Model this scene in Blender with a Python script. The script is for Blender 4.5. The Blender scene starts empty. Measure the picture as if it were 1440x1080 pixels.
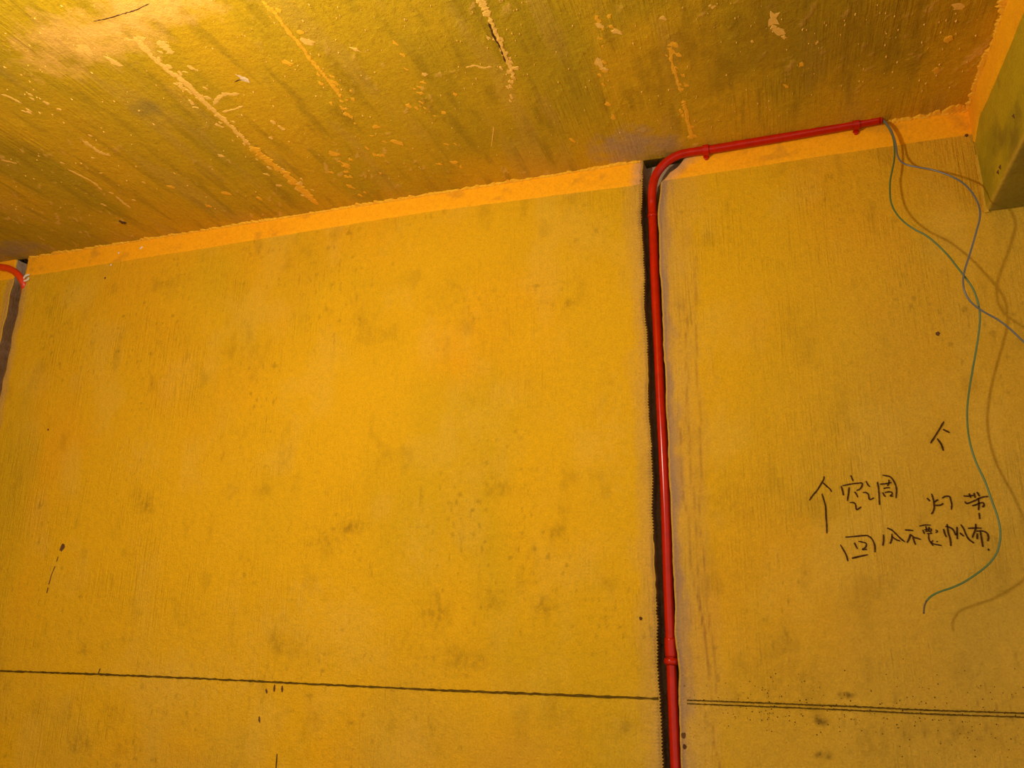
import bpy, math, random
import numpy as np
from mathutils import Vector, noise as mnoise

# ------------------------------------------------------------------ camera
D = 1.6                      # camera to wall_back, metres
CZ = 1.65                    # camera height
F = 1123.9                   # focal length in pixels of a 1440 px wide frame
YAW, PITCH, ROLL = 0.31741, 0.28299, 0.0132
cy, sy = math.cos(YAW), math.sin(YAW)
fw = np.array([-sy*math.cos(PITCH), cy*math.cos(PITCH), math.sin(PITCH)])
rt = np.array([cy, sy, 0.0]); up = np.cross(rt, fw)
r2 = rt*math.cos(ROLL)+up*math.sin(ROLL); u2 = -rt*math.sin(ROLL)+up*math.cos(ROLL)
CAM = np.array([0, -D, CZ])
sc = bpy.context.scene
col = sc.collection
cd = bpy.data.cameras.new('camera'); cam = bpy.data.objects.new('camera', cd); col.objects.link(cam)
cd.sensor_width = 36; cd.sensor_fit = 'HORIZONTAL'; cd.lens = 36*F/1440; cd.clip_start = 0.02
from mathutils import Matrix
cam.matrix_world = Matrix(((r2[0], u2[0], -fw[0], CAM[0]), (r2[1], u2[1], -fw[1], CAM[1]), (r2[2], u2[2], -fw[2], CAM[2]), (0, 0, 0, 1)))
sc.camera = cam

# ------------------------------------------------------------------ light
sc.view_settings.view_transform = 'Standard'; sc.view_settings.look = 'None'
sc.view_settings.gamma = 1.0; sc.view_settings.use_curve_mapping = False
sc.view_settings.exposure = 0.17
w = bpy.data.worlds.new('world'); sc.world = w; w.use_nodes = True
w.node_tree.nodes['Background'].inputs[0].default_value = (1.0, 0.92, 0.74, 1)
w.node_tree.nodes['Background'].inputs[1].default_value = 0.68
ld = bpy.data.lights.new('work_lamp', 'POINT'); ld.energy = 36; ld.color = (1.0, 0.90, 0.72); ld.shadow_soft_size = 0.035
lo = bpy.data.objects.new('work_lamp', ld); col.objects.link(lo); lo.location = (-0.80, -1.26, CZ+0.57)

# ------------------------------------------------------------------ helpers
def lin(r, g, b):
    f = lambda c: (c/255)/12.92 if c/255 <= .04045 else ((c/255+.055)/1.055)**2.4
    return np.array([f(r), f(g), f(b)])

def ray(px, py):
    return r2*(px-720)/F - u2*(py-540)/F + fw
HC = 0.6190*D + CZ           # ceiling height
BX = 0.4345                  # beam side plane
def on_wall(px, py, off=0.0):          # a point on the plane `off` metres in front of wall_back
    d = ray(px, py); return CAM + d*((D-off)/d[1])
def on_ceiling(px, py, off=0.0):
    d = ray(px, py); return CAM + d*((HC-off-CZ)/d[2])
def on_beam(px, py):
    d = ray(px, py); return CAM + d*(BX/d[0])

def vnoise(x, y, seed):
    xi = np.floor(x).astype(np.int64); yi = np.floor(y).astype(np.int64)
    fx = x-xi; fy = y-yi; fx = fx*fx*(3-2*fx); fy = fy*fy*(3-2*fy)
    def h(a, b):
        n = (a*374761393 + b*668265263 + seed*982451653) & 0xffffffff
        n = ((n ^ (n >> 13))*1274126177) & 0xffffffff
        return ((n ^ (n >> 16)) & 0xffff)/65535.0
    return (h(xi, yi)*(1-fx)+h(xi+1, yi)*fx)*(1-fy) + (h(xi, yi+1)*(1-fx)+h(xi+1, yi+1)*fx)*fy
def fbm(x, y, seed, o=4, fall=.5):
    s = 0; a = 1; t = 0
    for k in range(o):
        s = s + a*vnoise(x*2**k, y*2**k, seed+k*17); t += a; a *= fall
    return s/t
def sstep(v, a, b):
    t = np.clip((v-a)/(b-a), 0, 1); return t*t*(3-2*t)
def mixc(c, d, t):
    return c + (np.asarray(d)-c)*t[..., None]

def link(o, parent=None, **kw):
    col.objects.link(o)
    if parent is not None: o.parent = parent
    for k, v in kw.items(): o[k] = v
    return o
def mesh_obj(name, verts, faces, mat, parent=None, smooth=False, **kw):
    me = bpy.data.meshes.new(name); me.from_pydata([tuple(map(float, v)) for v in verts], [], faces); me.validate(); me.update()
    if smooth:
        for p in me.polygons: p.use_smooth = True
    me.materials.append(mat)
    return link(bpy.data.objects.new(name, me), parent, **kw)
def grid_obj(name, P, C, mat, shell=None, parent=None, smooth=True, **kw):
    """P (rows, cols, 3) vertex grid, C (rows, cols, 3) vertex colour; shell = extra closed backing (verts, faces)"""
    R_, C_ = P.shape[:2]
    V = P.reshape(-1, 3); idx = np.arange(R_*C_).reshape(R_, C_)
    Q = np.stack([idx[:-1, :-1], idx[:-1, 1:], idx[1:, 1:], idx[1:, :-1]], -1).reshape(-1, 4)
    cols = C.reshape(-1, 3)
    if shell:
        sv, sf = shell; n0 = len(V)
        V = np.vstack([V, np.array(sv, float)]); Q = np.vstack([Q, np.array(sf)+n0])
        cols = np.vstack([cols, np.repeat(cols.mean(0)[None], len(sv), 0)])
    me = bpy.data.meshes.new(name)
    me.vertices.add(len(V)); me.vertices.foreach_set('co', V.astype(np.float32).ravel())
    me.loops.add(Q.size); me.loops.foreach_set('vertex_index', Q.astype(np.int32).ravel())
    me.polygons.add(len(Q)); me.polygons.foreach_set('loop_start', np.arange(0, Q.size, 4, dtype=np.int32))
    me.polygons.foreach_set('use_smooth', np.full(len(Q), smooth))
    me.update(calc_edges=True)
    a = me.color_attributes.new('Col', 'FLOAT_COLOR', 'POINT')
    a.data.foreach_set('color', np.hstack([cols, np.ones((len(cols), 1))]).astype(np.float32).ravel())
    me.materials.append(mat)
    return link(bpy.data.objects.new(name, me), parent, **kw)
def box_shell(x0, x1, y0, y1, z0, z1):
    v = [(x, y, z) for z in (z0, z1) for y in (y0, y1) for x in (x0, x1)]
    f = [(0, 2, 3, 1), (4, 5, 7, 6), (0, 1, 5, 4), (2, 6, 7, 3), (0, 4, 6, 2), (1, 3, 7, 5)]
    return v, f

def catmull(pts, n=8):
    P = [np.array(p, float) for p in pts]; P = [2*P[0]-P[1]]+P+[2*P[-1]-P[-2]]; out = []
    for i in range(1, len(P)-2):
        for k in range(n):
            t = k/n
            out.append(.5*((2*P[i])+(-P[i-1]+P[i+1])*t+(2*P[i-1]-5*P[i]+4*P[i+1]-P[i+2])*t*t+(-P[i-1]+3*P[i]-3*P[i+1]+P[i+2])*t**3))
    out.append(P[-2]); return out
def tube(path, rad, seg=14, cap=True):
    """path points, radius number or list; returns verts, faces"""
    P = [Vector(p) for p in path]; n = len(P)
    rs = rad if hasattr(rad, '__len__') else [rad]*n
    V = []; Fc = []
    t0 = (P[1]-P[0]).normalized(); nrm = t0.orthogonal().normalized()
    for i, p in enumerate(P):
        t = (P[min(i+1, n-1)]-P[max(i-1, 0)]).normalized()
        nrm = (nrm - t*nrm.dot(t)).normalized(); b = t.cross(nrm)
        for k in range(seg):
            a = 2*math.pi*k/seg; V.append(p+(nrm*math.cos(a)+b*math.sin(a))*rs[i])
    for i in range(n-1):
        for k in range(seg):
            Fc.append((i*seg+k, i*seg+(k+1) % seg, (i+1)*seg+(k+1) % seg, (i+1)*seg+k))
    if cap:
        Fc.append(tuple(range(seg-1, -1, -1))); Fc.append(tuple((n-1)*seg+k for k in range(seg)))
    return V, Fc

# ------------------------------------------------------------------ materials
def new_mat(name):
    m = bpy.data.materials.new(name); m.use_nodes = True
    return m, m.node_tree, m.node_tree.nodes['Principled BSDF']
def tex(nt, scale3, scale, detail=4, rough=.6):
    g = nt.nodes.new('ShaderNodeNewGeometry')
    mp = nt.nodes.new('ShaderNodeMapping'); mp.inputs['Scale'].default_value = scale3
    n = nt.nodes.new('ShaderNodeTexNoise'); n.inputs['Scale'].default_value = scale
    n.inputs['Detail'].default_value = detail; n.inputs['Roughness'].default_value = rough
    nt.links.new(g.outputs['Position'], mp.inputs[0]); nt.links.new(mp.outputs[0], n.inputs['Vector'])
    return n.outputs['Fac']
def math_(nt, op, a, b, c=None):
    n = nt.nodes.new('ShaderNodeMath'); n.operation = op
    for i, v in enumerate((a, b, c)):
        if v is None: continue
        if isinstance(v, (int, float)): n.inputs[i].default_value = v
        else: nt.links.new(v, n.inputs[i])
    return n.outputs[0]
def ramp(nt, fac, a, b, lo=0., hi=1.):
    n = nt.nodes.new('ShaderNodeMapRange'); nt.links.new(fac, n.inputs[0])
    n.inputs[1].default_value = a; n.inputs[2].default_value = b; n.inputs[3].default_value = lo; n.inputs[4].default_value = hi
    return n.outputs[0]
def plaster(name, fine=(1, 1, 1), streak=None, bump=.35, color=None, speck=True, dist=.0012, rough=.85):
    m, nt, bs = new_mat(name)
    bs.inputs['Roughness'].default_value = rough
    bs.inputs['Specular IOR Level'].default_value = 0.25
    if color is None:
        at = nt.nodes.new('ShaderNodeAttribute'); at.attribute_name = 'Col'; base = at.outputs['Color']
    else:
        rg = nt.nodes.new('ShaderNodeRGB'); rg.outputs[0].default_value = (*color, 1); base = rg.outputs[0]
    n1 = tex(nt, fine, 260, 5, .7); n2 = tex(nt, fine, 75, 4, .65)
    v = math_(nt, 'MULTIPLY', ramp(nt, n1, .3, .7, .86, 1.14), ramp(nt, n2, .3, .7, .94, 1.06))
    if speck:
        n3 = tex(nt, (1, 1, 1), 420, 2, .5); n4 = tex(nt, (1, 1, 1), 6, 3, .6)
        sp = math_(nt, 'MULTIPLY', ramp(nt, n3, .62, .72), ramp(nt, n4, .5, .7))
        v = math_(nt, 'MULTIPLY', v, ramp(nt, sp, 0, 1, 1, .72))
    vm = nt.nodes.new('ShaderNodeVectorMath'); vm.operation = 'SCALE'
    nt.links.new(base, vm.inputs[0]); nt.links.new(v, vm.inputs['Scale']); nt.links.new(vm.outputs[0], bs.inputs['Base Color'])
    h = math_(nt, 'MULTIPLY', n1, .6); h = math_(nt, 'MULTIPLY_ADD', n2, 1.0, h)
    if streak:
        s = tex(nt, streak, 1, 3, .6); mk = ramp(nt, tex(nt, (1, 1, 1), 4.5, 3, .6), .42, .62)
        h = math_(nt, 'MULTIPLY_ADD', math_(nt, 'MULTIPLY', s, mk), 1.6, h)
    b = nt.nodes.new('ShaderNodeBump'); b.inputs['Strength'].default_value = bump; b.inputs['Distance'].default_value = dist
    nt.links.new(h, b.inputs['Height']); nt.links.new(b.outputs[0], bs.inputs['Normal'])
    return m
def plastic(name, color, rough=.35, spec=.5, var=.12):
    m, nt, bs = new_mat(name)
    n = tex(nt, (1, 1, 1), 60, 3, .6)
    rg = nt.nodes.new('ShaderNodeRGB'); rg.outputs[0].default_value = (*color, 1)
    vm = nt.nodes.new('ShaderNodeVectorMath'); vm.operation = 'SCALE'
    nt.links.new(rg.outputs[0], vm.inputs[0]); nt.links.new(ramp(nt, n, .3, .7, 1-var, 1+var), vm.inputs['Scale'])
    nt.links.new(vm.outputs[0], bs.inputs['Base Color'])
    bs.inputs['Roughness'].default_value = rough; bs.inputs['Specular IOR Level'].default_value = spec
    return m

YEL = lin(226, 171, 6); GRN = lin(202, 162, 10); ORG = lin(232, 162, 6); TAN = lin(198, 156, 50)
PALE = lin(226, 180, 66); GREY = lin(166, 130, 104); BROWN = lin(124, 92, 44); DARK = lin(96, 70, 10)
M_WALL = plaster('painted_rough_plaster', streak=(190, 190, 9), bump=.9, dist=.0038)
M_CEIL = plaster('painted_formed_concrete', streak=(150, 8, 150), bump=.75, dist=.003)
M_BAND = plaster('smooth_orange_plaster', bump=.12, speck=False)
M_MORTAR = plaster('pale_mortar', color=tuple(lin(240, 190, 84)), bump=.7, speck=False)
M_MORTARB = plaster('orange_mortar', color=tuple(lin(240, 178, 36)), bump=.7, speck=False)
M_CRACK = plaster('dark_crack_filling', color=tuple(lin(80, 50, 20)), bump=.5, speck=False)
M_RED = plastic('red_conduit_plastic', tuple(lin(184, 28, 2)), .2, .3, .12)
M_ORANGE = plastic('orange_red_conduit_plastic', tuple(lin(226, 62, 10)), .35, .5, .08)
M_GREEN = plastic('green_wire_insulation', tuple(lin(84, 110, 60)), .35, .5, .1)
M_BLUE = plastic('blue_wire_insulation', tuple(lin(104, 104, 104)), .3, .6, .1)
M_COPPER = plastic('copper_wire_tip', tuple(lin(90, 60, 30)), .4, .5, .1)
M_INK = plastic('dark_brown_marker_ink', tuple(lin(70, 38, 6)), .7, .2, .3)
M_LINE = plastic('ink_snap_line', tuple(lin(92, 68, 12)), .9, .1, .35)
M_WHITE = plastic('white_tape', tuple(lin(235, 225, 200)), .6, .3, .1)
M_SMUDGE = plastic('dark_scuff', tuple(lin(100, 66, 40)), .9, .1, .4)
M_FLOOR = plaster('bare_cement_floor', color=tuple(lin(150, 125, 85)), bump=.4)

# ------------------------------------------------------------------ structure: back wall
rng = random.Random(7)
XMIN, XMAX, YB = -3.2, 2.6, -3.6
zr = np.concatenate([np.linspace(0, 1.22, 14)[:-1], np.arange(1.22, HC, .003), [HC]])
def edge_fn(pts):
    q = sorted([(on_wall(*p)[2], on_wall(*p)[0]) for p in pts])
    zs = [a for a, b in q]; xs = [b for a, b in q]
    return np.interp(zr, zs, xs)
mainL = edge_fn([(903.5, 222), (901.5, 260), (903, 330), (906.5, 430), (908.5, 480), (911.5, 560), (914, 620), (916.5, 700), (919.5, 780), (922, 830), (925, 900), (927, 985), (930.5, 1030), (932.5, 1080)])
mainR = edge_fn([(974, 206), (961, 227), (953, 236), (942, 243), (937, 249), (929, 257), (926, 300), (929, 400), (931, 450), (934.5, 493), (936, 560), (939, 632), (942, 705), (944, 753), (946.5, 801), (948.5, 844), (950.5, 892), (953, 940), (956, 989), (958, 1061)])
sideR = np.full_like(zr, np.mean([on_wall(39, 367)[0], on_wall(21, 456)[0], on_wall(2, 550)[0]]))
sideL = np.full_like(zr, np.mean([on_wall(21, 371)[0], on_wall(11, 442)[0], on_wall(0, 480)[0]]))
jit = lambda s, f, a: (vnoise(zr*f, zr*0, s)-.5)*a
saw = np.where(np.arange(len(zr)) % 2 == 0, 1, -1)*.0021*sstep(vnoise(zr*14, zr*0, 5), .3, .6)
mainL = mainL + jit(1, 14, .005)+jit(8, 80, .002) + saw; mainR = mainR + jit(2, 16, .004)+jit(6, 90, .0012)
sideR = sideR + jit(3, 30, .008); sideL = sideL + jit(4, 30, .010)
fine = zr >= 1.2
def lerpcols(a, b, n):
    t = np.linspace(0, 1, n); return a[:, None]*(1-t)+b[:, None]*t
cst = lambda v: np.full_like(zr, v)
def groove_cols(L, R_, depth, seed):
    xs = [L+.0001, L+.0005, L+.002] + [L*(1-t)+R_*t for t in (.2, .4, .6, .8)] + [R_-.002, R_-.0005, R_-.0001]
    ys = [cst(.0012), cst(depth*.45)+jit(seed, 90, .006)] + [cst(depth)+jit(seed+1+k, 70, .007) for k in range(6)] + [cst(depth*.45)+jit(seed+9, 90, .004), cst(.0012)]
    return np.stack(xs, 1), np.stack(ys, 1)
blocks = []   # (X, Y, is_groove)
blocks.append((lerpcols(cst(XMIN), cst(-2.35), 8)[:, :-1], 0)); blocks.append((lerpcols(cst(-2.35), sideL, 70), 0))
gx, gy = groove_cols(sideL, sideR, .05, 30); blocks.append((gx, gy))
blocks.append((lerpcols(sideR, mainL, 600), 0))
gx, gy = groove_cols(mainL, mainR, .034, 50); blocks.append((gx, gy))
blocks.append((lerpcols(mainR, cst(mainR.max()+.12), 46)[:, :-1], 0))
blocks.append((lerpcols(cst(mainR.max()+.12), cst(.75), 255)[:, :-1], 0)); blocks.append((lerpcols(cst(.75), cst(XMAX), 20), 0))
X = np.concatenate([b[0] for b in blocks], 1)
relief = lambda X, Z: -.0016*(fbm(X*5, Z*4, 90, 3)-.5) - .0005*(fbm(X*60, Z*9, 91, 2)-.5)
G = np.concatenate([np.ones(b[0].shape) if not np.isscalar(b[1]) else np.zeros(b[0].shape) for b in blocks], 1)
Z = np.repeat(zr[:, None], X.shape[1], 1)
Yg = np.concatenate([b[1] if not np.isscalar(b[1]) else np.zeros(b[0].shape) for b in blocks], 1)
Y = np.where(G > 0, Yg, relief(X, Z))
# own colour of the paint: mottling, dust, stains
C = np.broadcast_to(YEL, X.shape+(3,)).copy()
C = mixc(C, ORG, sstep(fbm(X*2.2+3, Z*1.8, 11, 4), .42, .66)*.6)
C = mixc(C, GRN, sstep(fbm(X*3.1+9, Z*1.6+4, 12, 5), .48, .75)*.6)
C = mixc(C, TAN, np.clip(sstep(X-(Z-1.9)*.5, -.3, .5)*.8*(.55+.9*fbm(X*5, Z*2.4, 13, 4)-.1), 0, 1))
C = mixc(C, TAN, sstep(-Z, -1.72, -1.38)*.45*sstep(fbm(X*4, Z*4, 14, 4), .3, .7))
C = mixc(C, PALE*1.0, sstep(fbm(X*11, Z*8, 15, 5), .5, .8)*.25)
C = mixc(C, DARK, sstep(fbm(X*22, Z*14, 16, 5), .62, .85)*.16)
C = mixc(C, DARK, sstep(fbm(X*150, Z*60, 17, 2), .72, .9)*.30*sstep(fbm(X*6, Z*6, 18, 3), .45, .65))
def blot(px, py, rx, ry, color, k, seed=1, nz=.5):
    global C
    c = on_wall(px, py); m = D/F*1.05
    d = np.sqrt(((X-c[0])/(rx*m))**2+((Z-c[2])/(ry*m))**2)
    d = d + nz*(fbm(X*70, Z*50, seed, 4)-.5)*2
    C = mixc(C, color, sstep(1.3-d, 0, 1.3)*k*.62*(.35+1.3*sstep(fbm(X*140, Z*90, seed+9, 3), .35, .65)))
for i, (a, b, c_, d_, k) in enumerate([(492, 742, 26, 14, .45), (462, 760, 40, 10, .25), (612, 862, 26, 30, .4), (690, 842, 30, 18, .22), (765, 855, 22, 20, .4),
        (780, 750, 26, 12, .3), (655, 930, 40, 20, .25), (205, 710, 22, 22, .35), (370, 690, 18, 14, .25), (313, 642, 5, 8, .7), (400, 640, 20, 40, .15), (388, 905, 16, 26, .32),
        (118, 912, 16, 18, .3), (175, 900, 16, 14, .22), (110, 1045, 26, 22, .3), (180, 1050, 24, 18, .25), (240, 400, 60, 30, .15), (700, 690, 28, 16, .28),
        (620, 420, 50, 50, .12), (800, 425, 10, 8, .3), (1190, 978, 9, 4, 1.2), (1152, 1014, 9, 6, .8), (1160, 1062, 12, 5, 1.1), (1340, 1030, 60, 26, .25),
        (1235, 1050, 30, 30, .2), (1020, 700, 60, 40, .15), (1100, 950, 60, 60, .15), (57, 710, 8, 8, .4), (600, 1040, 40, 30, .15), (875, 1020, 16, 12, .35)]):
    blot(a, b, c_, d_, DARK, k, 60+i)
for i, (a, b, c_, d_, k) in enumerate([(590, 760, 40, 70, .3), (200, 640, 60, 50, .25), (430, 860, 90, 60, .3), (300, 960, 120, 50, .3), (860, 620, 40, 100, .25), (900, 1040, 70, 50, .3), (960, 1040, 40, 60, .4)]):
    blot(a, b, c_, d_, PALE, k, 160+i)
blot(430, 950, 0.1, 0.1, DARK, 0)
# cement dust either side of the chases
mR = np.repeat(mainR[:, None], X.shape[1], 1); mL = np.repeat(mainL[:, None], X.shape[1], 1)
sR = np.repeat(sideR[:, None], X.shape[1], 1); sL = np.repeat(sideL[:, None], X.shape[1], 1)
nz = fbm(X*60, Z*18, 70, 4)
dr = (X-mR); C = np.where(((dr > 0) & (G < .5))[..., None], mixc(C, GREY*.85, np.clip(1.25-dr/(.006+.036*nz**1.3), 0, 1)*.9), C)
C = np.where(((dr > 0) & (G < .5))[..., None], mixc(C, GREY, np.clip(1-dr/(.05+.09*nz), 0, 1)*.30), C)
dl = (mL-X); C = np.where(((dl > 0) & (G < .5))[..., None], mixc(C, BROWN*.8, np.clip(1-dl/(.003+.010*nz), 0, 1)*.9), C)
C = np.where(((dl > 0) & (G < .5))[..., None], mixc(C, GREY, np.clip(1-dl/(.02+.05*nz), 0, 1)*.35), C)
ds = np.maximum(X-sR, sL-X); C = np.where(((ds > 0) & (G < .5))[..., None], mixc(C, GREY, np.clip(1-ds/(.012+.03*nz), 0, 1)*.6), C)
gc = mixc(np.broadcast_to(BROWN, C.shape), GREY*.8, fbm(X*120, Z*80, 71, 4)*.8)
gc = mixc(gc, lin(190, 160, 130), sstep(Z, HC-.085, HC-.05)*.8)
C = np.where((G > .5)[..., None], gc, C)
# faint reddish runs of water right of the chase
for k, pts in enumerate([[(965, 420), (966, 560), (970, 640), (975, 700), (982, 790), (984, 850), (992, 900), (998, 960), (1003, 1030), (1010, 1080)],
                         [(956, 600), (962, 700), (972, 780), (978, 830), (990, 880), (996, 940)], [(985, 740), (992, 800), (1000, 880), (1008, 960)],
                         [(978, 360), (980, 520), (986, 640), (984, 740)]]):
    q = sorted([(on_wall(*p)[2], on_wall(*p)[0]) for p in pts]); zs = [a for a, b in q]
    cx = np.interp(zr, zs, [b for a, b in q])+jit(80+k, 25, .006)
    ok = (zr >= zs[0]-.02) & (zr <= zs[-1])
    t = np.exp(-((X-cx[:, None])/.0017)**2)*ok[:, None]*.42*sstep(vnoise(zr*50, zr*0, 85+k), -.1, .35)[:, None]
    C = mixc(C, lin(132, 78, 46), np.where(G > .5, 0, t))
back = box_shell(XMIN, XMAX, .07, .25, 0, HC)
P = np.stack([X, Y, Z], -1)
wall = grid_obj('wall_back', P, C, M_WALL, back, kind='structure')
me = wall.data
# small marks that belong to the wall
def ribbon(paths, width, off, thick=.0003):
    """flat strokes lying on the wall: list of world polylines -> one mesh"""
    V = []; Fc = []
    for path in paths:
        P_ = [Vector(p) for p in path]; n = len(P_); b0 = len(V)
        for i, p in enumerate(P_):
            t = (P_[min(i+1, n-1)]-P_[max(i-1, 0)]).normalized(); s = Vector((-t.z, 0, t.x))
            e = min(i, n-1-i)/(n-1)*2 if n > 1 else 1
            h = width*.5*(.72+.28*min(1, e*4))*(.82+.36*rng.random())
            for (a, q) in ((-h, 0.0012), (-h*.8, -thick), (h*.8, -thick), (h, 0.0012)):
                v = p+s*a; V.append((v.x, -off+q if q < 0 else -off+q, v.z))
        for i in range(n-1):
            for k in range(3): Fc.append((b0+i*4+k, b0+i*4+k+1, b0+(i+1)*4+k+1, b0+(i+1)*4+k))
        Fc.append((b0, b0+1, b0+2, b0+3)); Fc.append((b0+(n-1)*4+3, b0+(n-1)*4+2, b0+(n-1)*4+1, b0+(n-1)*4))
    return V, Fc
def wall_mark(name, strokes, width, mat, parent, dens=4, off=.0009, **kw):
    v, f_ = ribbon([[on_wall(*p) for p in catmull(s, dens)] for s in strokes], width, off)
    return mesh_obj(name, v, f_, mat, parent, **kw)
def splat(name, px, py, rx, ry, mat, parent, rot=0, off=.0012, **kw):
    c = on_wall(px, py); m = D/F*1.1; n = 12; V = [(c[0], -off-.0004, c[2])]; Fc = []
    for ring in (0.75, 1.0):
        for k in range(n):
            a = 2*math.pi*k/n; r = ring*(.75+.5*rng.random()); x = rx*m*r*math.cos(a); z = ry*m*r*math.sin(a)
            V.append((c[0]+x*math.cos(rot)-z*math.sin(rot), -off+(.0014 if ring == 1 else -.0002), c[2]+x*math.sin(rot)+z*math.cos(rot)))
    for k in range(n):
        k2 = (k+1) % n; Fc.append((0, 1+k, 1+k2)); Fc.append((1+k, 1+n+k, 1+n+k2, 1+k2))
    return mesh_obj(name, V, Fc, mat, parent, **kw)
splat('scuff_mark', 88, 770, 5, 7.5, M_SMUDGE, wall, -.4, label='grey-brown chipped blotch above a thin dark streak')
wall_mark('scratch', [[(82, 783), (80, 790)], [(78, 796), (73, 808), (69, 822)], [(68, 826), (66, 834)]], .0028, M_SMUDGE, wall)
wall_mark('scratch', [[(390, 1060), (389, 1072), (388, 1086)]], .0028, M_INK, wall)
wall_mark('scratch', [[(141, 940), (138, 948)]], .0022, M_LINE, wall)
splat('scuff_mark', 386, 968, 1.8, 5, M_SMUDGE, wall); splat('scuff_mark', 397, 969, 1.8, 5, M_SMUDGE, wall)
splat('scuff_mark', 375, 972, 1.5, 4, M_SMUDGE, wall, .4); splat('scuff_mark', 365, 1012, 1.8, 5, M_SMUDGE, wall, .3)
for (a, b, c_) in [(1319, 469, 2.2), (68, 604, 1.8), (148, 391, 1.8), (899, 254, 2.6), (1359, 190, 2.2), (901, 870, 2), (961, 1034, 3), (963, 1050, 2.5)]:
    splat('scuff_mark', a, b, c_, c_*1.2, M_SMUDGE, wall)
sp = []
for k in range(330):       # fine black spots around the snapped line on the right
    px = rng.uniform(960, 1440); py = 985+(px-965)*.042+rng.gauss(4, 22 if px < 1250 else 34)
    if py < 1080: sp.append((px, py, rng.uniform(.4, 1.0)))
V = []; Fc = []
for (px, py, r) in sp:
    c = on_wall(px, py); m = D/F*r; b0 = len(V); V.append((c[0], -.0016, c[2]))
    for k in range(5): V.append((c[0]+m*math.cos(k*1.2566)*(.7+.6*rng.random()), .0002, c[2]+m*math.sin(k*1.2566)*(.7+.6*rng.random())))
    for k in range(5): Fc.append((b0, b0+1+k, b0+1+(k+1) % 5))
mesh_obj('ink_spatter', V, Fc, M_LINE, wall, kind='stuff')

# ------------------------------------------------------------------ structure: ceiling, beam, floor
yr = np.concatenate([np.linspace(YB, -1.1, 12)[:-1], np.arange(-1.1, 0.0, .003), [0.0]])
xc = np.concatenate([np.linspace(XMIN, -2.5, 6)[:-1], np.arange(-2.5, .7, .003), np.linspace(.7, XMAX, 10)])
X2, Y2 = np.meshgrid(xc, yr)
B = np.broadcast_to(lin(200, 160, 14), X2.shape+(3,)).copy()
B = mixc(B, lin(170, 144, 12), sstep(fbm(X2*9, Y2*3.2, 21, 5), .38, .70)*.6)
B = mixc(B, lin(216, 166, 14), sstep(fbm(X2*5+2, Y2*3, 22, 4), .5, .72)*.7)
B = mixc(B, lin(140, 112, 10), sstep(fbm(X2*60, Y2*9, 23, 4), .5, .8)*.4)
B = mixc(B, lin(196, 156, 60), sstep(fbm(X2*16, Y2*4, 24, 4), .6, .75)*.3)
sk = fbm(X2*60+Y2*30, Y2*34, 25, 5, .6)                      # scraped pale slivers
B = mixc(B, lin(236, 184, 86), sstep(sk, .69, .73)*.55*sstep(fbm(X2*5, Y2*5, 26, 3), .42, .6))
H = np.full_like(X2, HC) - .0015*(fbm(X2*5, Y2*4, 27, 3)-.5) - .0007*sstep(sk, .665, .70)
def cblot(px, py, rx, ry, color, k, seed=1, nzs=.5):
    global B
    c = on_ceiling(px, py)
    d = np.sqrt(((X2-c[0])/rx)**2+((Y2-c[1])/ry)**2) + nzs*(fbm(X2*40, Y2*40, seed, 4)-.5)*2
    B = mixc(B, color, np.clip(1.4-d*1.2, 0, 1)*k)
cblot(885, 205, .085, .07, lin(178, 148, 116), .75, 41); cblot(935, 205, .04, .04, lin(178, 146, 112), .6, 42)
cblot(14, 352, .13, .05, lin(158, 132, 100), .7, 43)
cblot(120, 60, .16, .07, lin(250, 190, 92), .6, 44, .9); cblot(215, 10, .2, .04, lin(250, 190, 92), .7, 45, .9)
cblot(205, 150, .05, .03, lin(130, 112, 50), .5, 46); cblot(1150, 40, .3, .2, lin(146, 112, 8), .5, 47)
P2 = np.stack([X2, Y2, H], -1)
v, f_ = box_shell(XMIN, XMAX, YB, .25, HC+.012, HC+.2)
ceiling = grid_obj('ceiling', P2[:, ::-1], B[:, ::-1], M_CEIL, (v, f_), kind='structure')

def cridge(pts, wid, hgt, mat, name='mortar_ridge', n=16, rag=.8, seed=0):
    """a ragged raised seam of mortar on the ceiling, following pixel-derived points"""
    P_ = catmull([on_ceiling(*p) for p in pts], n); V = []; Fc = []
    m = len(P_); rr = random.Random(seed); ii = np.arange(m)*.38; zz = ii*0
    na, nb, nc, nh = [.65*vnoise(ii, zz, seed*7+k)+.35*vnoise(ii*2.6, zz, seed*7+k+4) for k in range(4)]
    for i, p in enumerate(P_):
        t = P_[min(i+1, m-1)]-P_[max(i-1, 0)]; t = t/np.linalg.norm(t); s = np.array([-t[1], t[0], 0])
        e = min(1, min(i, m-1-i)/4+.12); a = wid*e*(1-rag+2*rag*na[i])*.5; b = wid*e*(1-rag+2*rag*nb[i])*.5
        h = hgt*e*(.2+.35*nh[i]); c = (nc[i]-.5)*wid*.5
        for (o, z) in ((-a, -.002), (-a*.7+c*.3, h*.6), (c, h), (b*.7+c*.3, h*.6), (b, -.002)):
            q = p+s*o; V.append((q[0], q[1], HC-z))
    for i in range(m-1):
        for k in range(4): Fc.append((i*5+k, (i+1)*5+k, (i+1)*5+k+1, i*5+k+1))
    return mesh_obj(name, V, Fc, mat, ceiling)
cridge([(187, 50), (215, 80), (238, 100), (262, 118), (285, 142), (310, 164), (335, 188), (352, 205)], .014, .003, M_MORTAR, seed=1)
cridge([(352, 205), (370, 220), (385, 233), (400, 243), (415, 258), (430, 272), (448, 288)], .022, .004, M_MORTARB, seed=2)
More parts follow.
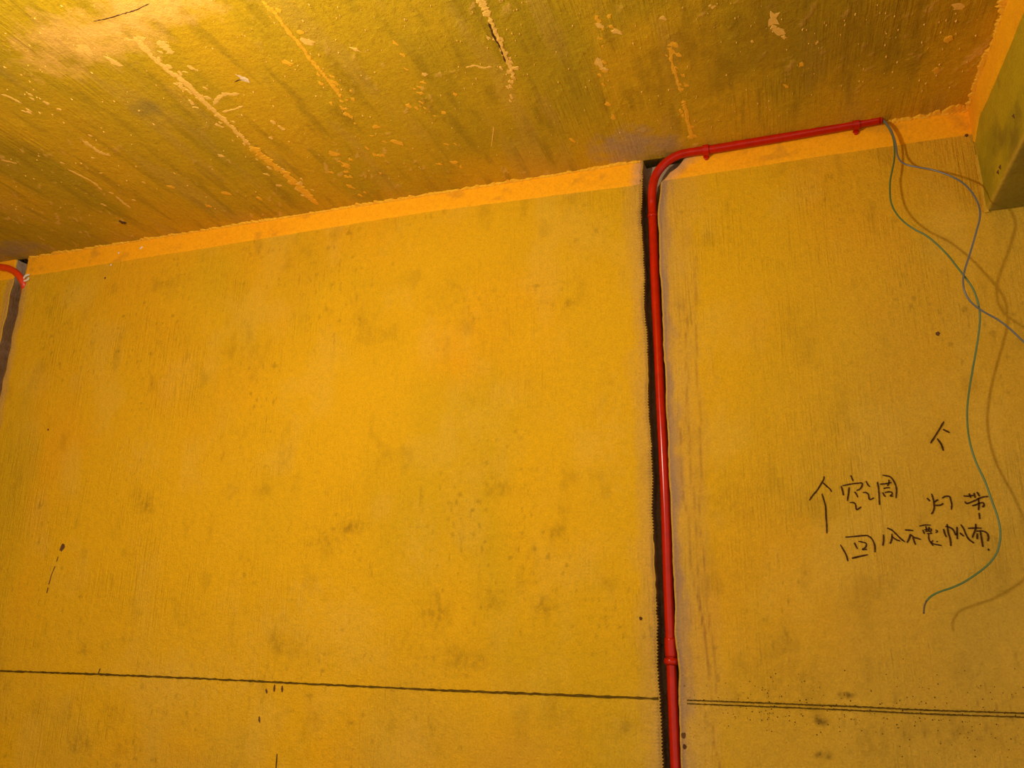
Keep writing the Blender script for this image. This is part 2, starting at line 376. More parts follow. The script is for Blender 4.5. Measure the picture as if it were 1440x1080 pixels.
cridge([(368, 0), (388, 20), (405, 44), (425, 66), (440, 88), (455, 104), (472, 126), (480, 138)], .009, .0025, M_MORTARB, seed=3)
cridge([(672, -6), (681, 10), (688, 24)], .016, .003, M_MORTAR, seed=4)
cridge([(688, 24), (697, 45), (705, 65), (712, 84), (720, 100), (722, 112)], .009, .003, M_MORTAR, seed=5)
cridge([(687, 30), (693, 48), (703, 66), (711, 88)], .0045, .0034, M_CRACK, name='crack', seed=6)
cridge([(941, 72), (947, 95), (953, 115), (958, 130)], .008, .002, M_MORTARB, seed=7)
cridge([(960, 140), (964, 152), (968, 172), (974, 196)], .010, .0025, M_MORTARB, seed=8)
cridge([(95, 238), (115, 248), (130, 256), (144, 268)], .007, .002, M_MORTAR, seed=9)
cridge([(115, 197), (128, 206), (142, 215), (156, 219)], .011, .0015, M_MORTAR, name='plaster_flake', seed=10)
cridge([(0, 132), (16, 138), (31, 146)], .008, .0015, M_MORTAR, name='plaster_flake', seed=11)
cridge([(0, 224), (12, 227), (25, 230)], .010, .0015, M_MORTAR, name='plaster_flake', seed=12)
cridge([(163, 276), (172, 284), (184, 293)], .008, .002, M_MORTAR, seed=13)
cridge([(694, 178), (693, 192), (691, 207)], .003, .002, M_MORTAR, seed=14)
cridge([(300, 148), (312, 134), (338, 132)], .012, .0015, M_MORTAR, name='plaster_flake', seed=15)
cridge([(312, 158), (328, 154), (342, 149)], .006, .0015, M_MORTAR, name='plaster_flake', seed=16)
cridge([(655, 95), (668, 92), (678, 95), (692, 94)], .006, .0015, M_MORTAR, name='plaster_flake', seed=17)
cridge([(130, 30), (150, 26), (170, 20), (190, 14), (212, 4)], .003, .0025, M_CRACK, name='crack', seed=18)
cridge([(225, 55), (232, 66), (242, 76)], .022, .0015, M_MORTAR, name='plaster_flake', seed=19)
cridge([(108, 74), (118, 66), (128, 80)], .018, .0015, M_MORTAR, name='plaster_flake', seed=20)
def flake(px, py, r, mat=M_MORTAR, asp=1.7, h=.0008):
    c = on_ceiling(px, py); n = rng.choice((7, 8, 9)); rot = rng.uniform(-.5, .5)+1.2; V = []; Fc = []
    V.append((c[0], c[1], HC-h*1.3))
    for ring, z in ((.8, h), (1., -.002)):
        for k in range(n):
            a = 2*math.pi*k/n; q = r*ring*(.35+1.0*rng.random()); x = q*math.cos(a)*asp; y = q*math.sin(a)
            V.append((c[0]+x*math.cos(rot)-y*math.sin(rot), c[1]+x*math.sin(rot)+y*math.cos(rot), HC-z))
    for k in range(n):
        k2 = (k+1) % n; Fc.append((0, 1+k2, 1+k)); Fc.append((1+k, 1+k2, 1+n+k2, 1+n+k))
    return mesh_obj('plaster_flake', V, Fc, mat, ceiling)
M_CHIP = plaster('pale_grey_chip', color=tuple(lin(236, 206, 160)), bump=.6, speck=False)
for (a, b, r, m_) in [(341, 110, .009, M_CHIP), (435, 59, .010, M_MORTAR), (405, 89, .008, M_MORTARB), (396, 180, .006, M_MORTAR), (311, 219, .006, M_MORTAR), (238, 262, .008, M_MORTARB),
        (318, 272, .009, M_MORTARB), (365, 279, .008, M_MORTARB), (292, 289, .008, M_MORTARB), (501, 70, .008, M_MORTAR), (597, 104, .006, M_MORTAR), (724, 96, .008, M_MORTAR),
        (718, 122, .005, M_MORTAR), (844, 36, .006, M_MORTAR), (866, 44, .008, M_MORTAR), (842, 88, .010, M_MORTAR), (850, 97, .007, M_MORTAR), (1088, 25, .014, M_MORTAR),
        (1094, 42, .012, M_MORTAR), (1103, 52, .005, M_MORTAR), (1148, 60, .004, M_MORTAR), (1000, 8, .006, M_MORTAR), (1058, 58, .003, M_MORTAR), (1346, 10, .009, M_MORTAR), (1333, 56, .008, M_MORTARB),
        (1316, 98, .007, M_MORTARB), (530, 178, .010, M_MORTARB), (557, 200, .012, M_MORTARB), (575, 148, .008, M_MORTARB), (596, 116, .006, M_MORTARB), (624, 158, .007, M_MORTARB), (640, 228, .008, M_MORTARB),
        (486, 232, .010, M_MORTARB), (492, 262, .010, M_MORTARB), (470, 216, .010, M_MORTARB), (452, 118, .006, M_MORTARB), (385, 173, .006, M_MORTAR), (160, 88, .012, M_MORTAR), (42, 156, .006, M_MORTAR),
        (640, 132, .006, M_MORTARB), (805, 197, .008, M_MORTARB), (720, 137, .006, M_MORTAR), (1126, 90, .006, M_MORTARB), (1105, 120, .006, M_MORTARB), (932, 25, .006, M_MORTAR)]:
    flake(a, b, r, m_)
for pts_, nn, spread, m_ in (([(187, 50), (262, 118), (335, 188), (395, 238), (446, 286)], 46, 11, M_MORTAR), ([(372, 0), (440, 88), (480, 138), (520, 200), (545, 240)], 26, 8, M_MORTARB), ([(680, 5), (712, 84), (722, 150)], 14, 7, M_MORTAR),
                         ([(560, 60), (600, 150), (645, 235)], 18, 9, M_MORTARB), ([(942, 60), (958, 130), (974, 196)], 24, 5, M_MORTARB), ([(850, 20), (845, 90), (860, 160)], 14, 9, M_MORTARB), ([(470, 215), (490, 250), (500, 275)], 12, 12, M_MORTARB), ([(0, 100), (60, 160), (150, 260), (230, 330)], 14, 30, M_MORTAR)):
    for k in range(nn):
        t = rng.random()*(len(pts_)-1); i = int(t); t -= i
        flake(pts_[i][0]*(1-t)+pts_[i+1][0]*t+rng.gauss(0, spread), pts_[i][1]*(1-t)+pts_[i+1][1]*t+rng.gauss(0, spread*.6), rng.uniform(.003, .0065), m_, h=.0006)
cridge([(330, 115), (338, 112), (350, 113)], .003, .003, M_CRACK, name='crack', seed=30)
flake(173, 312, .006, M_CRACK, h=.004)
# tiny chips, too small to pick apart
V = []; Fc = []
for k in range(520):
    px = rng.uniform(-20, 1400); py = rng.uniform(-10, 330-px*.12)
    if py > 345-px*.165: continue
    c = on_ceiling(px, py); r = rng.uniform(.0012, .004); b0 = len(V)
    if c[1] > -.01 or c[0] > BX-.02: continue
    V.append((c[0], c[1], HC-.0022))
    for q in range(6): V.append((c[0]+r*math.cos(q*1.047)*(.4+1.0*rng.random())*.8, c[1]+r*math.sin(q*1.047)*(.4+1.6*rng.random())*1.4, HC+.002))
    for q in range(6): Fc.append((b0, b0+1+(q+1) % 6, b0+1+q))
mesh_obj('plaster_chips', V, Fc, M_MORTAR, ceiling, kind='stuff')

# beam on the right: side face, underside, rounded lower arris
HB = on_wall(1388, 297)[2]
ys = np.concatenate([np.linspace(YB, -1.3, 10)[:-1], np.arange(-1.3, .001, .006)])
prof = []                                       # (x, z) round the beam: side from the top, arris, underside
for z in np.linspace(HC, HB+.006, 40): prof.append((BX, z))
prof += [(BX+.001, HB+.002), (BX+.004, HB)]
for x in np.linspace(BX+.01, BX+.26, 34): prof.append((x, HB))
prof += [(BX+.26, HB+.05), (BX+.26, HC)]
prof = np.array(prof)
PX = np.repeat(prof[None, :, 0], len(ys), 0); PZ = np.repeat(prof[None, :, 1], len(ys), 0); PY = np.repeat(ys[:, None], len(prof), 1)
U = PX+PZ
wob = .0035*(fbm(PY*6, U*6, 31, 3)-.5)+.0012*(fbm(PY*40, U*40, 32, 2)-.5)
side = PZ > HB+.001
Pb = np.stack([PX+np.where(side & (PX < BX+.1), wob, 0), PY, PZ+np.where(~side, wob, 0)], -1)
Cb = np.broadcast_to(lin(184, 158, 12), PX.shape+(3,)).copy()
Cb = mixc(Cb, lin(156, 138, 10), sstep(fbm(PY*5, U*9, 33, 4), .4, .65)*.9)
Cb = mixc(Cb, lin(122, 100, 20), sstep(fbm(PY*16, U*16, 34, 4), .6, .78)*.6)
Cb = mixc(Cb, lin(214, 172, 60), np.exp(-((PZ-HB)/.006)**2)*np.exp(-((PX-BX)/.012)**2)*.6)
Cb = mixc(Cb, lin(140, 122, 34), np.where(side, 0, .7))  # underside toned darker: its shade is put into the colour
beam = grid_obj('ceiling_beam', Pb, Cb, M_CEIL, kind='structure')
for (a, b) in [(1426, 163), (1404, 242), (1407, 235)]:
    c = on_beam(a, b); V = [(BX-.0035, c[1], c[2])]+[(BX+.002, c[1]+.006*math.cos(k)*(.6+.5*rng.random()), c[2]+.010*math.sin(k)*(.6+.5*rng.random())) for k in np.arange(0, 6.2, .9)]
    mesh_obj('scuff_mark', V, [(0, 1+k, 1+(k+1) % 7) for k in range(7)], M_SMUDGE, beam)

v, f_ = box_shell(XMIN, XMAX, YB, .25, -.2, 0)
mesh_obj('floor', v, f_, M_FLOOR, kind='structure')
v, f_ = box_shell(XMIN-.2, XMIN, YB, .25, 0, HC+.2)
mesh_obj('light_block_left', v, f_, plaster('light_block_plaster', color=tuple(GRN)), kind='structure')  # unseen side wall, added to cut ambient fill from the left

# smooth band under the ceiling on the wall (trim_1) and on the beam (trim_2)
zb = lambda x: np.interp(x, [on_wall(*p)[0] for p in ((50, 388), (300, 348), (600, 299), (900, 261), (1150, 222), (1365, 190))], [on_wall(*p)[2] for p in ((50, 388), (300, 348), (600, 299), (900, 261), (1150, 222), (1365, 190))])
def band(x0, x1, name_, parent=None, e0=None, e1=None, **kw):
    n = max(6, int((x1-x0)/.004)); T = np.linspace(0, 1, 14)
    xs = np.linspace(x0, x1, n); lo_ = zb(xs)+.0012*(vnoise(xs*30, xs*0, 7)-.5)
    Zb = lo_[:, None]+(HC+.0-lo_)[:, None]*T[None]
    Xb = np.repeat(xs[:, None], len(T), 1)
    if e0 is not None: Xb = Xb+(np.interp(Zb, zr, e0)-x0)*np.clip(1-(Xb-x0)/.06, 0, 1)
    if e1 is not None: Xb = Xb+(np.interp(Zb, zr, e1)-x1)*np.clip(1-(x1-Xb)/.06, 0, 1)
    Yb = -.0022-.0006*(fbm(Xb*8, Zb*8, 36, 3)-.5)
    Yb[:, 0] = .002; Yb[:, -1] = -.003
    if e0 is not None: Yb[0] = .004
    if e1 is not None: Yb[-1] = .004
    Cc = np.broadcast_to(lin(252, 172, 6), Xb.shape+(3,)).copy()
    Cc = mixc(Cc, lin(244, 160, 6), sstep(fbm(Xb*6, Zb*10, 37, 4), .45, .7)*.7)
    Cc = mixc(Cc, lin(186, 128, 30), sstep(fbm(Xb*22, Zb*30, 38, 4), .62, .78)*.4)
    for eg in (mainL, mainR):
        ee = np.interp(Zb, zr, eg); Cc = mixc(Cc, GREY*1.2, np.clip(1-np.abs(Xb-ee)/(.02+.03*fbm(Xb*40, Zb*40, 39, 3)), 0, 1)*.75)
    return grid_obj(name_, np.stack([Xb, Yb, Zb], -1)[:, :, :], Cc, M_BAND, parent=parent, **kw)
tr = band(float(sideR.mean()), float(np.interp(2.6, zr, mainL)), 'trim_1', None, sideR, mainL, kind='structure')
band(float(np.interp(2.55, zr, mainR)), BX, 'plaster_band', tr, mainR, None)
band(XMIN, float(sideL.mean()), 'plaster_band', tr, None, sideL)
# beam band
pb = [on_beam(1440, 22), on_beam(1377, 167)]
zb1, zb2 = pb[0][2], pb[1][2]
ysb = np.concatenate([np.linspace(YB, -1.0, 8)[:-1], np.arange(-1.0, pb[1][1], .006)]); y_end = pb[1][1]
V = []; rows = []
yy = np.concatenate([ysb, np.linspace(y_end, -.002, 10)])
low = np.where(yy < y_end, zb1+(yy-pb[0][1])*(zb2-zb1)/(pb[1][1]-pb[0][1]), zb2-(yy-y_end)/(0-y_end)*.028) + .003*(vnoise(yy*60, yy*0, 8)-.5)*np.where(yy < y_end-.02, .3, 2.2)
low = np.where(yy < pb[0][1], zb1, low)
T = np.linspace(0, 1, 12)
Zq = low[:, None]+(HC-low)[:, None]*T[None]; Yq = np.repeat(yy[:, None], 12, 1); Xq = BX-.004+np.zeros_like(Zq); Xq[:, 0] = BX+.002
Xq -= .0008*(fbm(Yq*9, Zq*9, 35, 3)-.5)
Cq = mixc(np.broadcast_to(lin(250, 180, 8), Zq.shape+(3,)).copy(), lin(226, 150, 6), sstep(fbm(Yq*6, Zq*8, 44, 3), .4, .7)*.6)
tb = grid_obj('trim_2', np.stack([Xq, Yq, Zq], -1), Cq, M_BAND, kind='structure')

# ragged mortar left in the angle between ceiling and walls
def bead(name, pos, ceil_dir, a_fn, b_fn, parent, mat, seed):
    rr = random.Random(seed); V = []; Fc = []; n = len(pos); ii = np.arange(n)*.3
    nn = .6*vnoise(ii, ii*0, seed*11)+.4*vnoise(ii*3, ii*0, seed*11+1)
    for i, p in enumerate(pos):
        a = a_fn(i/(n-1))*(.15+1.3*nn[i]**1.5+.25*rr.random()**3); b = b_fn(i/(n-1))*(.5+rr.random()); cdv = np.array(ceil_dir)
        V += [tuple(np.array(p)+cdv*a+np.array([0, 0, .002])), tuple(np.array(p)+cdv*a*.75+np.array([0, 0, -.0022])),
              tuple(np.array(p)+cdv*max(.0045, b*.35)+np.array([0, 0, -.0045])), tuple(np.array(p)+cdv*.0042+np.array([0, 0, -b])), tuple(np.array(p)-cdv*.002+np.array([0, 0, -b-.002]))]
    for i in range(n-1):
        for k in range(4): Fc.append((i*5+k, i*5+k+1, (i+1)*5+k+1, (i+1)*5+k))
    return mesh_obj(name, V, Fc, mat, parent)
xl, xr_ = float(sideR.mean())+.004, float(mainL[-1])-.003
bead('mortar_bead', [(x, 0, HC) for x in np.arange(xl, xr_, .004)], (0, -1, 0), lambda t: .008+.007*vnoise(np.array([t*30.]), np.array([0.]), 3)[0], lambda t: .004, tr, M_MORTARB, 1)
bead('mortar_bead', [(x, 0, HC) for x in np.arange(float(mainR[-1])+.004, .29, .004)], (0, -1, 0), lambda t: .009, lambda t: .003, tr, M_MORTARB, 2)
bead('mortar_bead', [(x, 0, HC) for x in np.arange(.29, BX, .004)], (0, -1, 0), lambda t: .010+.03*t**2, lambda t: .005, tr, M_MORTARB, 3)
bead('mortar_bead', [(BX, y, HC) for y in np.arange(-.9, 0, .004)], (-1, 0, 0), lambda t: .012+.012*vnoise(np.array([t*14.]), np.array([0.]), 5)[0], lambda t: .004, tb, M_MORTARB, 4)
# the vertical angle between wall and beam
V = []; Fc = []
zs = np.arange(HB-.004, HC-.1, .004)
for i, z in enumerate(zs):
    a = .003+.003*rng.random()
    V += [(BX-a, .002, z), (BX-a*.6, -a*.6, z), (BX+.002, -a, z)]
for i in range(len(zs)-1):
    for k in range(2): Fc.append((i*3+k, i*3+k+1, (i+1)*3+k+1, (i+1)*3+k))
mesh_obj('mortar_bead', V, Fc, plaster('corner_mortar', color=tuple(lin(206, 160, 40)), bump=.5, speck=False), beam)

# ------------------------------------------------------------------ red conduit in the chase and along the ceiling
def conduit(name, pts, rad, label, mat, dens=8):
    root = bpy.data.objects.new(name, None); col.objects.link(root); root['label'] = label; root['category'] = 'conduit'
    P_ = catmull(pts, dens); v, f_ = tube(P_, rad, 20)
    mesh_obj('pipe', v, f_, mat, root, smooth=True)
    return root, P_
ofs = lambda a, b, o: on_wall(a, b, o)
RP = .0096
main_pts = [ofs(1237.5, 168, .013), ofs(1203, 174.5, .013), ofs(1150, 184, .013), ofs(1100, 193, .013), ofs(1050, 201.5, .013), ofs(1015, 207.5, .013), ofs(992, 211, .013), ofs(970, 214, .013), ofs(956, 217.5, .013), ofs(943, 224, .011),
            ofs(931, 234, .009), ofs(922, 247, .006), ofs(918, 262, .002), ofs(917, 280, -.004), ofs(917.8, 303, -.009), ofs(921.3, 400, -.012), ofs(925.2, 480, -.012), ofs(928.8, 560, -.012),
            ofs(932.8, 640, -.012), ofs(936.3, 720, -.012), ofs(939.5, 820, -.012), ofs(942.8, 900, -.012), ofs(945.2, 960, -.012), ofs(947.7, 1020, -.012), ofs(950.5, 1085, -.012), ofs(954, 1180, -.012)]
main_pts.append(np.array([main_pts[-1][0], main_pts[-1][1], .30]))
pipe, PP = conduit('conduit', main_pts, RP, 'glossy red conduit bending from along the ceiling down into the wall chase', M_RED)
PPa = np.array([tuple(p) for p in PP])
def pix(p):
    d = np.array(p)-CAM; z = d@fw; return np.array([720+F*(d@r2)/z, 540-F*(d@u2)/z])
pixs = np.array([pix(p) for p in PPa[:-9]])
def nearest(px, py): return int(np.argmin(((pixs-[px, py])**2).sum(1)))
def at_path(px, py):
    i = nearest(px, py); t = PPa[min(i+1, len(PPa)-1)]-PPa[max(i-1, 0)]; return PPa[i], t/np.linalg.norm(t)
def interp_path(px, py):
    best = None
    for i in range(len(pixs)-1):
        a, b = pixs[i], pixs[i+1]; ab = b-a; t = np.clip(((np.array([px, py])-a)@ab)/(ab@ab), 0, 1); d = np.linalg.norm(a+ab*t-[px, py])
        if best is None or d < best[0]: best = (d, PPa[i]*(1-t)+PPa[i+1]*t, (PPa[i+1]-PPa[i])/np.linalg.norm(PPa[i+1]-PPa[i]))
    return best[1], best[2]
def collar(name, pa, pb, prof, parent, mat, lab=None):
    a, t = interp_path(*pa); b, _ = interp_path(*pb); L = np.linalg.norm(b-a); t = (b-a)/L
    v, f_ = tube([a+t*L*s for s, r in prof], [r for s, r in prof], 22)
    o = mesh_obj(name, v, f_, mat, parent, smooth=False)
    for p in o.data.polygons: p.use_smooth = len(p.vertices) == 4
    if lab: o['label'] = lab
    return o
collar('coupling', (942.3, 897), (943.6, 924), [(0, .0096), (.02, .0112), (.1, .0114), (.9, .0114), (.98, .0112), (1, .0096)], pipe, M_RED)
collar('collar', (943.6, 925), (944.2, 935), [(0, .0105), (.1, .0128), (.3, .0140), (.7, .0140), (.9, .0128), (1, .0105)], pipe, M_RED)
collar('collar', (917.6, 301), (917.9, 306), [(0, .0102), (.25, .0112), (.75, .0112), (1, .0102)], pipe, M_RED)
# hollow mouth of the open end
e0, te = PPa[0], (PPa[0]-PPa[1])/np.linalg.norm(PPa[0]-PPa[1])
v, f_ = tube([e0-te*.0005, e0+te*.003, e0+te*.003, e0+te*.0005, e0+te*.0004], [.0100, .0100, .0080, .0080, .0002], 20, cap=False)
mesh_obj('pipe_end', v, f_, M_RED, pipe)
def clip(px, py):
    c, t = interp_path(px, py); t = np.array([t[0], 0, t[2]]); t /= np.linalg.norm(t); n = np.array([0, -1, 0]); s = np.cross(t, n)  # s: across the pipe, in the wall plane
    if s[2] > 0: s = -s
    ro, ri, hw = .0136, .0102, .0062; V = []; Fc = []
    outl = []
    wy = c[1]                                  # distance to the wall plane along -n
    # open saddle: foot, round the pipe, foot
    ang = np.linspace(-.5*math.pi-.15, .5*math.pi+.15, 17)
    oc = [(math.sin(a)*ro, math.cos(a)*ro) for a in ang]; ic = [(math.sin(a)*ri, math.cos(a)*ri) for a in ang]
    base = c[1]+.001                           # local depth coordinate of the wall (negative n)
    oc = [(-ro, c[1]-.002+.0)]+oc+[(ro, c[1]-.002)]; ic = [(-ri, c[1]-.002)]+ic+[(ri, c[1]-.002)]
    for k, (o_, i_) in enumerate(zip(oc, ic)):
        for (u, d) in (o_, i_):
            for w_ in (-hw, hw): V.append(c+s*u+n*d+t*w_)
    m = len(oc)
    for k in range(m-1):
        a = k*4; b = (k+1)*4
        Fc += [(a, a+1, b+1, b), (a+2, b+2, b+3, a+3), (a, b, b+2, a+2), (a+1, a+3, b+3, b+1)]
    Fc += [(0, 2, 3, 1), ((m-1)*4, (m-1)*4+1, (m-1)*4+3, (m-1)*4+2)]
    o = mesh_obj('pipe_clip', V, Fc, M_RED, pipe)
    # small lug with its nail below the pipe
    q = c+s*.0150; q[1] = -.0072
    V, Fc = tube([q+np.array([0, .006, 0]), q, q+np.array([0, -.0006, 0])], [.0046, .0046, .0036], 10)
    mesh_obj('nail_lug', V, Fc, M_RED, o)
    return o
clip(992.5, 211); clip(1203, 174.5)

# conduit at the left edge of the picture
xs_, xr2 = float(sideL.mean()), float(sideR.mean())
p33 = ofs(31, 394, -.002)
left_pts = [ofs(-120, 360, .012), ofs(-60, 367, .012), ofs(-20, 372, .012), ofs(0, 375.5, .012), ofs(12, 377.5, .011), ofs(22, 383, .009), ofs(29, 391, .005), ofs(34.5, 402, -.004)]
lz = left_pts[-1]
for k, (dx, dy, dz) in enumerate([(.006, .016, -.02), (.010, .026, -.05), (.010, .026, -.15), (.010, .026, -.4), (.010, .026, -1.1)]):
    left_pts.append(np.array([min(lz[0]+dx, xr2-.011), lz[1]+dy, lz[2]+dz]))
conduit('conduit', left_pts, RP, 'short orange-red conduit bend entering the chase at the left edge', M_ORANGE)
# white scrap beside it
wall_mark('tape_scrap', [[(33.5, 395), (38, 389), (44, 387)], [(34, 396), (40, 395), (43, 391)]], .006, M_WHITE, None, off=.006, label='torn white tape scrap beside the left conduit bend', category='tape')
splat('paint_drop', 199.5, 349, 3.2, 1.6, M_WHITE, tr, .6, off=.0036); splat('paint_drop', 168, 356, 1.6, 1.8, M_WHITE, tr, off=.0036); splat('paint_drop', 157, 373, 1.4, 2, M_WHITE, tr, off=.0036)

# ------------------------------------------------------------------ two loose wires hanging from the open end
green = [(1237, 168, .012), (1241, 170, .013), (1247, 176, .016), (1252.5, 185, .018), (1256.5, 197, .02), (1258, 212, .021), (1257.5, 225, .022), (1255, 238, .024), (1252, 253, .026), (1251.5, 268, .030),
         (1253, 284, .034), (1259, 298, .038), (1270, 311, .043), (1285, 322, .048), (1302, 331, .052), (1318, 344, .056), (1333, 359, .060), (1344, 373, .063), (1355, 387, .066), (1364, 399, .066), (1371, 412, .064),
         (1376, 428, .060), (1378, 443, .057), (1377.5, 458, .054), (1375, 478, .050), (1371, 502, .046), (1366, 530, .043), (1362, 556, .042), (1360, 580, .042), (1361, 603, .044), (1364.5, 625, .047), (1370, 643, .049),
         (1376, 658, .052), (1383, 672, .054), (1389, 687, .056), (1394, 702, .058), (1400, 718, .060), (1404.5, 733, .062), (1406.8, 748, .063), (1406, 762, .064), (1402, 777, .064), (1394, 789, .063), (1384, 799, .062),
         (1369, 810, .060), (1353, 820, .058), (1337, 827, .056), (1322, 832, .056), (1310, 838, .056), (1303, 845, .058)]
blue = [(1237, 167, .014), (1241.5, 168.5, .016), (1248, 175, .019), (1253.5, 184, .021), (1258, 196, .023), (1260.5, 208, .024), (1262, 218, .026), (1267, 227, .030), (1276, 232, .034), (1290, 235, .038), (1308, 238, .042),
        (1325, 243, .047), (1342, 250, .052), (1356, 259, .058), (1367, 271, .064), (1374.5, 284, .069), (1378, 297, .073), (1377.5, 309, .075), (1374, 322, .075), (1369, 340, .074), (1363, 360, .072), (1358, 375, .071),
        (1355, 388, .071), (1354.5, 399, .071), (1357, 411, .070), (1364, 423, .068), (1375, 433, .065), (1388, 441, .062), (1404, 450, .060), (1422, 464, .060), (1440, 481, .061), (1462, 500, .063), (1490, 520, .064), (1525, 536, .062)]
def wire(pts, mat, label, bare=None):
    root = bpy.data.objects.new('wire', None); root.location = tuple(on_wall(*pts[0])); link(root, None, label=label, category='wire')
    P_ = [np.array(p) for p in catmull([on_wall(*p) for p in pts], 4)]
    off = np.array(root.location)
    v, f_ = tube([p-off for p in P_], .0017, 10); mesh_obj('insulation', v, f_, mat, root, smooth=True)
    if bare:
        Q = catmull([on_wall(*p) for p in [pts[-1]]+bare], 5)
        v, f_ = tube([np.array(p)-off for p in Q], .0014, 8); mesh_obj('bare_tip', v, f_, M_COPPER, root, smooth=True, label='dark bare hooked tip')
wire(green, M_GREEN, 'long thin green wire ending in a hook beside the handwriting', [(1300, 852, .058), (1299, 863, .060)])
wire(blue, M_BLUE, 'thin blue-grey wire crossing the green one and leaving at right')

# ------------------------------------------------------------------ writing and snapped line on the wall
def zoomed(ox, oy, s): return lambda strokes: [[(ox+x/s, oy+y/s) for x, y in st] for st in strokes]
zA, zB, zC = zoomed(1130, 660, 18), zoomed(1180, 660, 16), zoomed(1295, 680, 14.4)
zD, zE, zF = zoomed(1170, 730, 12), zoomed(1280, 725, 12), zoomed(1120, 580, 4.5)
def thing(name, label, cat, group=None):
    o = bpy.data.objects.new(name, None); link(o, None, label=label, category=cat); return o
IW = .0029
def char(strokes, parent, k=1.0): return wall_mark('character', strokes, IW*k, M_INK, parent, dens=5, off=.0012)
wall_mark('arrow_mark', zF([[(933, 58), (905, 105), (880, 145), (848, 195)], [(928, 107), (950, 118), (970, 128)], [(890, 165), (915, 200), (930, 242)]]), IW, M_INK, None, dens=5, off=.0012,
          label='short handwritten up arrow above the two-character note at right', category='writing')
wall_mark('arrow_mark', zA([[(520, 180), (510, 250), (460, 340), (350, 520), (240, 650), (145, 785)], [(480, 330), (600, 440), (670, 500), (710, 570)], [(465, 620), (490, 700), (535, 850), (560, 960), (570, 1200), (585, 1400), (590, 1620)]]), IW, M_INK, None, dens=5, off=.0012,
          label='tall handwritten up arrow left of the first line of characters', category='writing')
n1 = thing('handwritten_note', 'dark handwritten Chinese note of eight characters in two lines', 'writing')
char(zB([[(262, 135), (285, 190), (315, 265)], [(45, 375), (75, 470), (98, 585)], [(75, 370), (170, 350), (300, 325), (430, 312), (515, 310), (515, 370), (480, 430), (440, 460), (390, 475)], [(225, 400), (212, 540), (185, 710)],
         [(345, 505), (390, 560), (420, 630)], [(240, 745), (330, 750), (370, 800), (385, 890), (410, 905), (495, 845)]]), n1)
char(zB([[(605, 265), (640, 335), (690, 390)], [(530, 525), (600, 520), (655, 560), (670, 640), (695, 680), (785, 640)], [(860, 280), (885, 420), (900, 600), (908, 800)], [(975, 130), (1130, 160), (1200, 220), (1260, 330), (1290, 450), (1280, 650)],
         [(920, 335), (1060, 320), (1180, 295)], [(1120, 235), (1118, 320), (1085, 375)], [(1000, 435), (1060, 415), (1140, 412)], [(980, 520), (1010, 580), (1045, 615)], [(1030, 525), (1110, 505), (1180, 515), (1190, 560), (1150, 600), (1215, 600)]]), n1, .95)
char(zD([[(225, 305), (400, 290), (530, 278), (600, 280), (670, 330), (715, 420), (727, 500), (725, 560)], [(140, 430), (200, 530), (245, 620), (268, 710)], [(335, 662), (440, 635), (605, 600)], [(375, 395), (430, 505)],
         [(445, 375), (500, 385), (575, 410), (570, 470), (515, 512), (590, 510)]]), n1)
char(zD([[(870, 260), (870, 370), (858, 450)], [(930, 150), (1010, 185), (1080, 250), (1160, 330), (1230, 385)], [(1010, 250), (1010, 330), (980, 415)], [(1010, 290), (1080, 345), (1150, 370)]]), n1)
char(zD([[(1230, 182), (1300, 186), (1370, 192)], [(1325, 250), (1300, 330), (1265, 400)], [(1330, 265), (1375, 300), (1400, 315), (1440, 322), (1500, 345)], [(1365, 305), (1385, 370), (1410, 432)]]), n1)
char(zE([[(150, 180), (240, 160), (345, 160)], [(210, 240), (225, 275), (240, 310)], [(262, 180), (270, 215), (275, 250)], [(235, 240), (350, 225), (340, 285)], [(318, 190), (310, 270)], [(280, 305), (370, 300)], [(250, 265), (330, 262)],
         [(310, 310), (315, 400), (350, 460), (385, 510)], [(385, 420), (360, 450), (400, 480), (530, 505)], [(440, 438), (465, 438)], [(425, 240), (460, 262), (430, 290)]]), n1, .85)
char(zE([[(560, 225), (585, 310), (610, 360)], [(620, 140), (640, 280), (675, 400), (685, 515)], [(590, 185), (640, 190), (720, 235), (765, 330)], [(790, 190), (790, 300), (795, 400)], [(765, 330), (790, 300)], [(850, 150), (900, 220), (940, 320), (990, 400), (1075, 465)],
         [(835, 290), (905, 350)]]), n1)
char(zE([[(975, 215), (1100, 210), (1200, 212)], [(1105, 140), (1100, 230), (1045, 375)], [(1130, 300), (1130, 400)], [(1115, 265), (1200, 258), (1290, 290), (1320, 370), (1305, 430)], [(1180, 260), (1205, 400), (1225, 530)]]), n1)
char(zE([[(1305, 573), (1335, 577)]]), n1, 1.3)
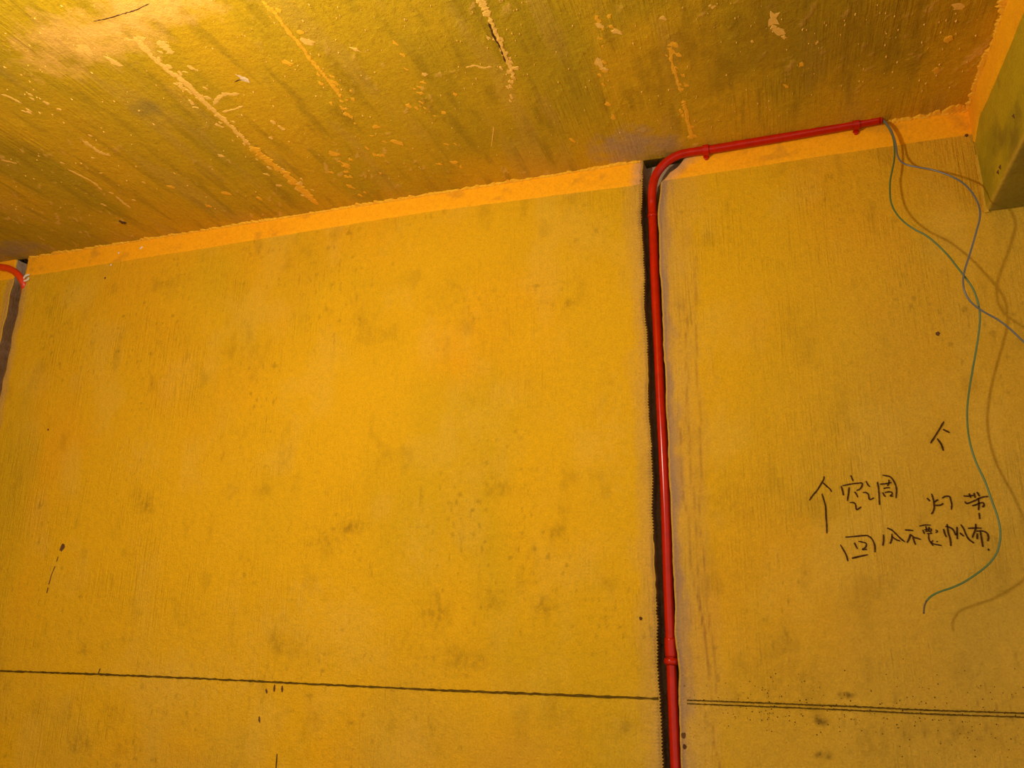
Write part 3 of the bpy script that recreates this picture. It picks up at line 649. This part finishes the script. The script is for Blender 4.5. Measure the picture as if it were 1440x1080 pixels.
n2 = thing('handwritten_note', 'two-character dark handwritten note touching the green wire', 'writing')
char(zC([[(215, 205), (240, 280), (260, 370), (270, 480), (250, 560), (212, 620)], [(120, 292), (155, 325), (180, 355)], [(270, 385), (310, 345), (350, 330)], [(280, 440), (370, 440), (420, 425), (450, 400)], [(430, 295), (500, 258), (580, 265), (605, 340), (625, 430), (615, 530)]]), n2)
char(zC([[(865, 250), (970, 255), (1080, 235)], [(975, 200), (1010, 290)], [(1075, 190), (1100, 290)], [(1130, 170), (1160, 210), (1185, 260)], [(890, 360), (910, 390), (950, 400), (1080, 350), (1170, 305), (1270, 270), (1360, 262)], [(1160, 290), (1175, 420), (1165, 540)],
         [(1035, 450), (1100, 435), (1180, 400), (1250, 385), (1278, 420), (1265, 465), (1235, 465)], [(1178, 590), (1190, 720)]]), n2)

def snap(pts, label, width, twin=None):
    root = thing('snapped_line', label, 'line')
    def one(dz, wd, seed):
        rr = random.Random(seed); a = [on_wall(*p) for p in pts]; n = 260; V = []; Fc = []
        X_ = np.linspace(a[0][0], a[-1][0], n); Z_ = np.interp(X_, [q[0] for q in a], [q[2] for q in a])+dz
        for i in range(n):
            h1 = wd*.5*(.6+.9*rr.random()); h2 = wd*.5*(.6+.9*rr.random())
            V += [(X_[i], .0006, Z_[i]+h1), (X_[i], -.0014, Z_[i]+h1*.8), (X_[i], -.0014, Z_[i]-h2*.8), (X_[i], .0006, Z_[i]-h2)]
        for i in range(n-1):
            for k in range(3): Fc.append((i*4+k, (i+1)*4+k, (i+1)*4+k+1, i*4+k+1))
        mesh_obj('ink_line', V, Fc, M_LINE, root)
    one(0, width, 1)
    if twin: one(twin, width*.9, 2)
snap([(-160, 937), (0, 943.5), (110, 947), (300, 955), (480, 964), (630, 971), (760, 976), (860, 980), (926, 982.5)], 'thin dark snapped level line on wall left of the conduit', .0042)
snap([(966, 984.5), (1100, 989.5), (1200, 993.5), (1300, 998.5), (1440, 1003), (1600, 1008)], 'double dark snapped level line on wall right of the conduit', .0024, -.0060)
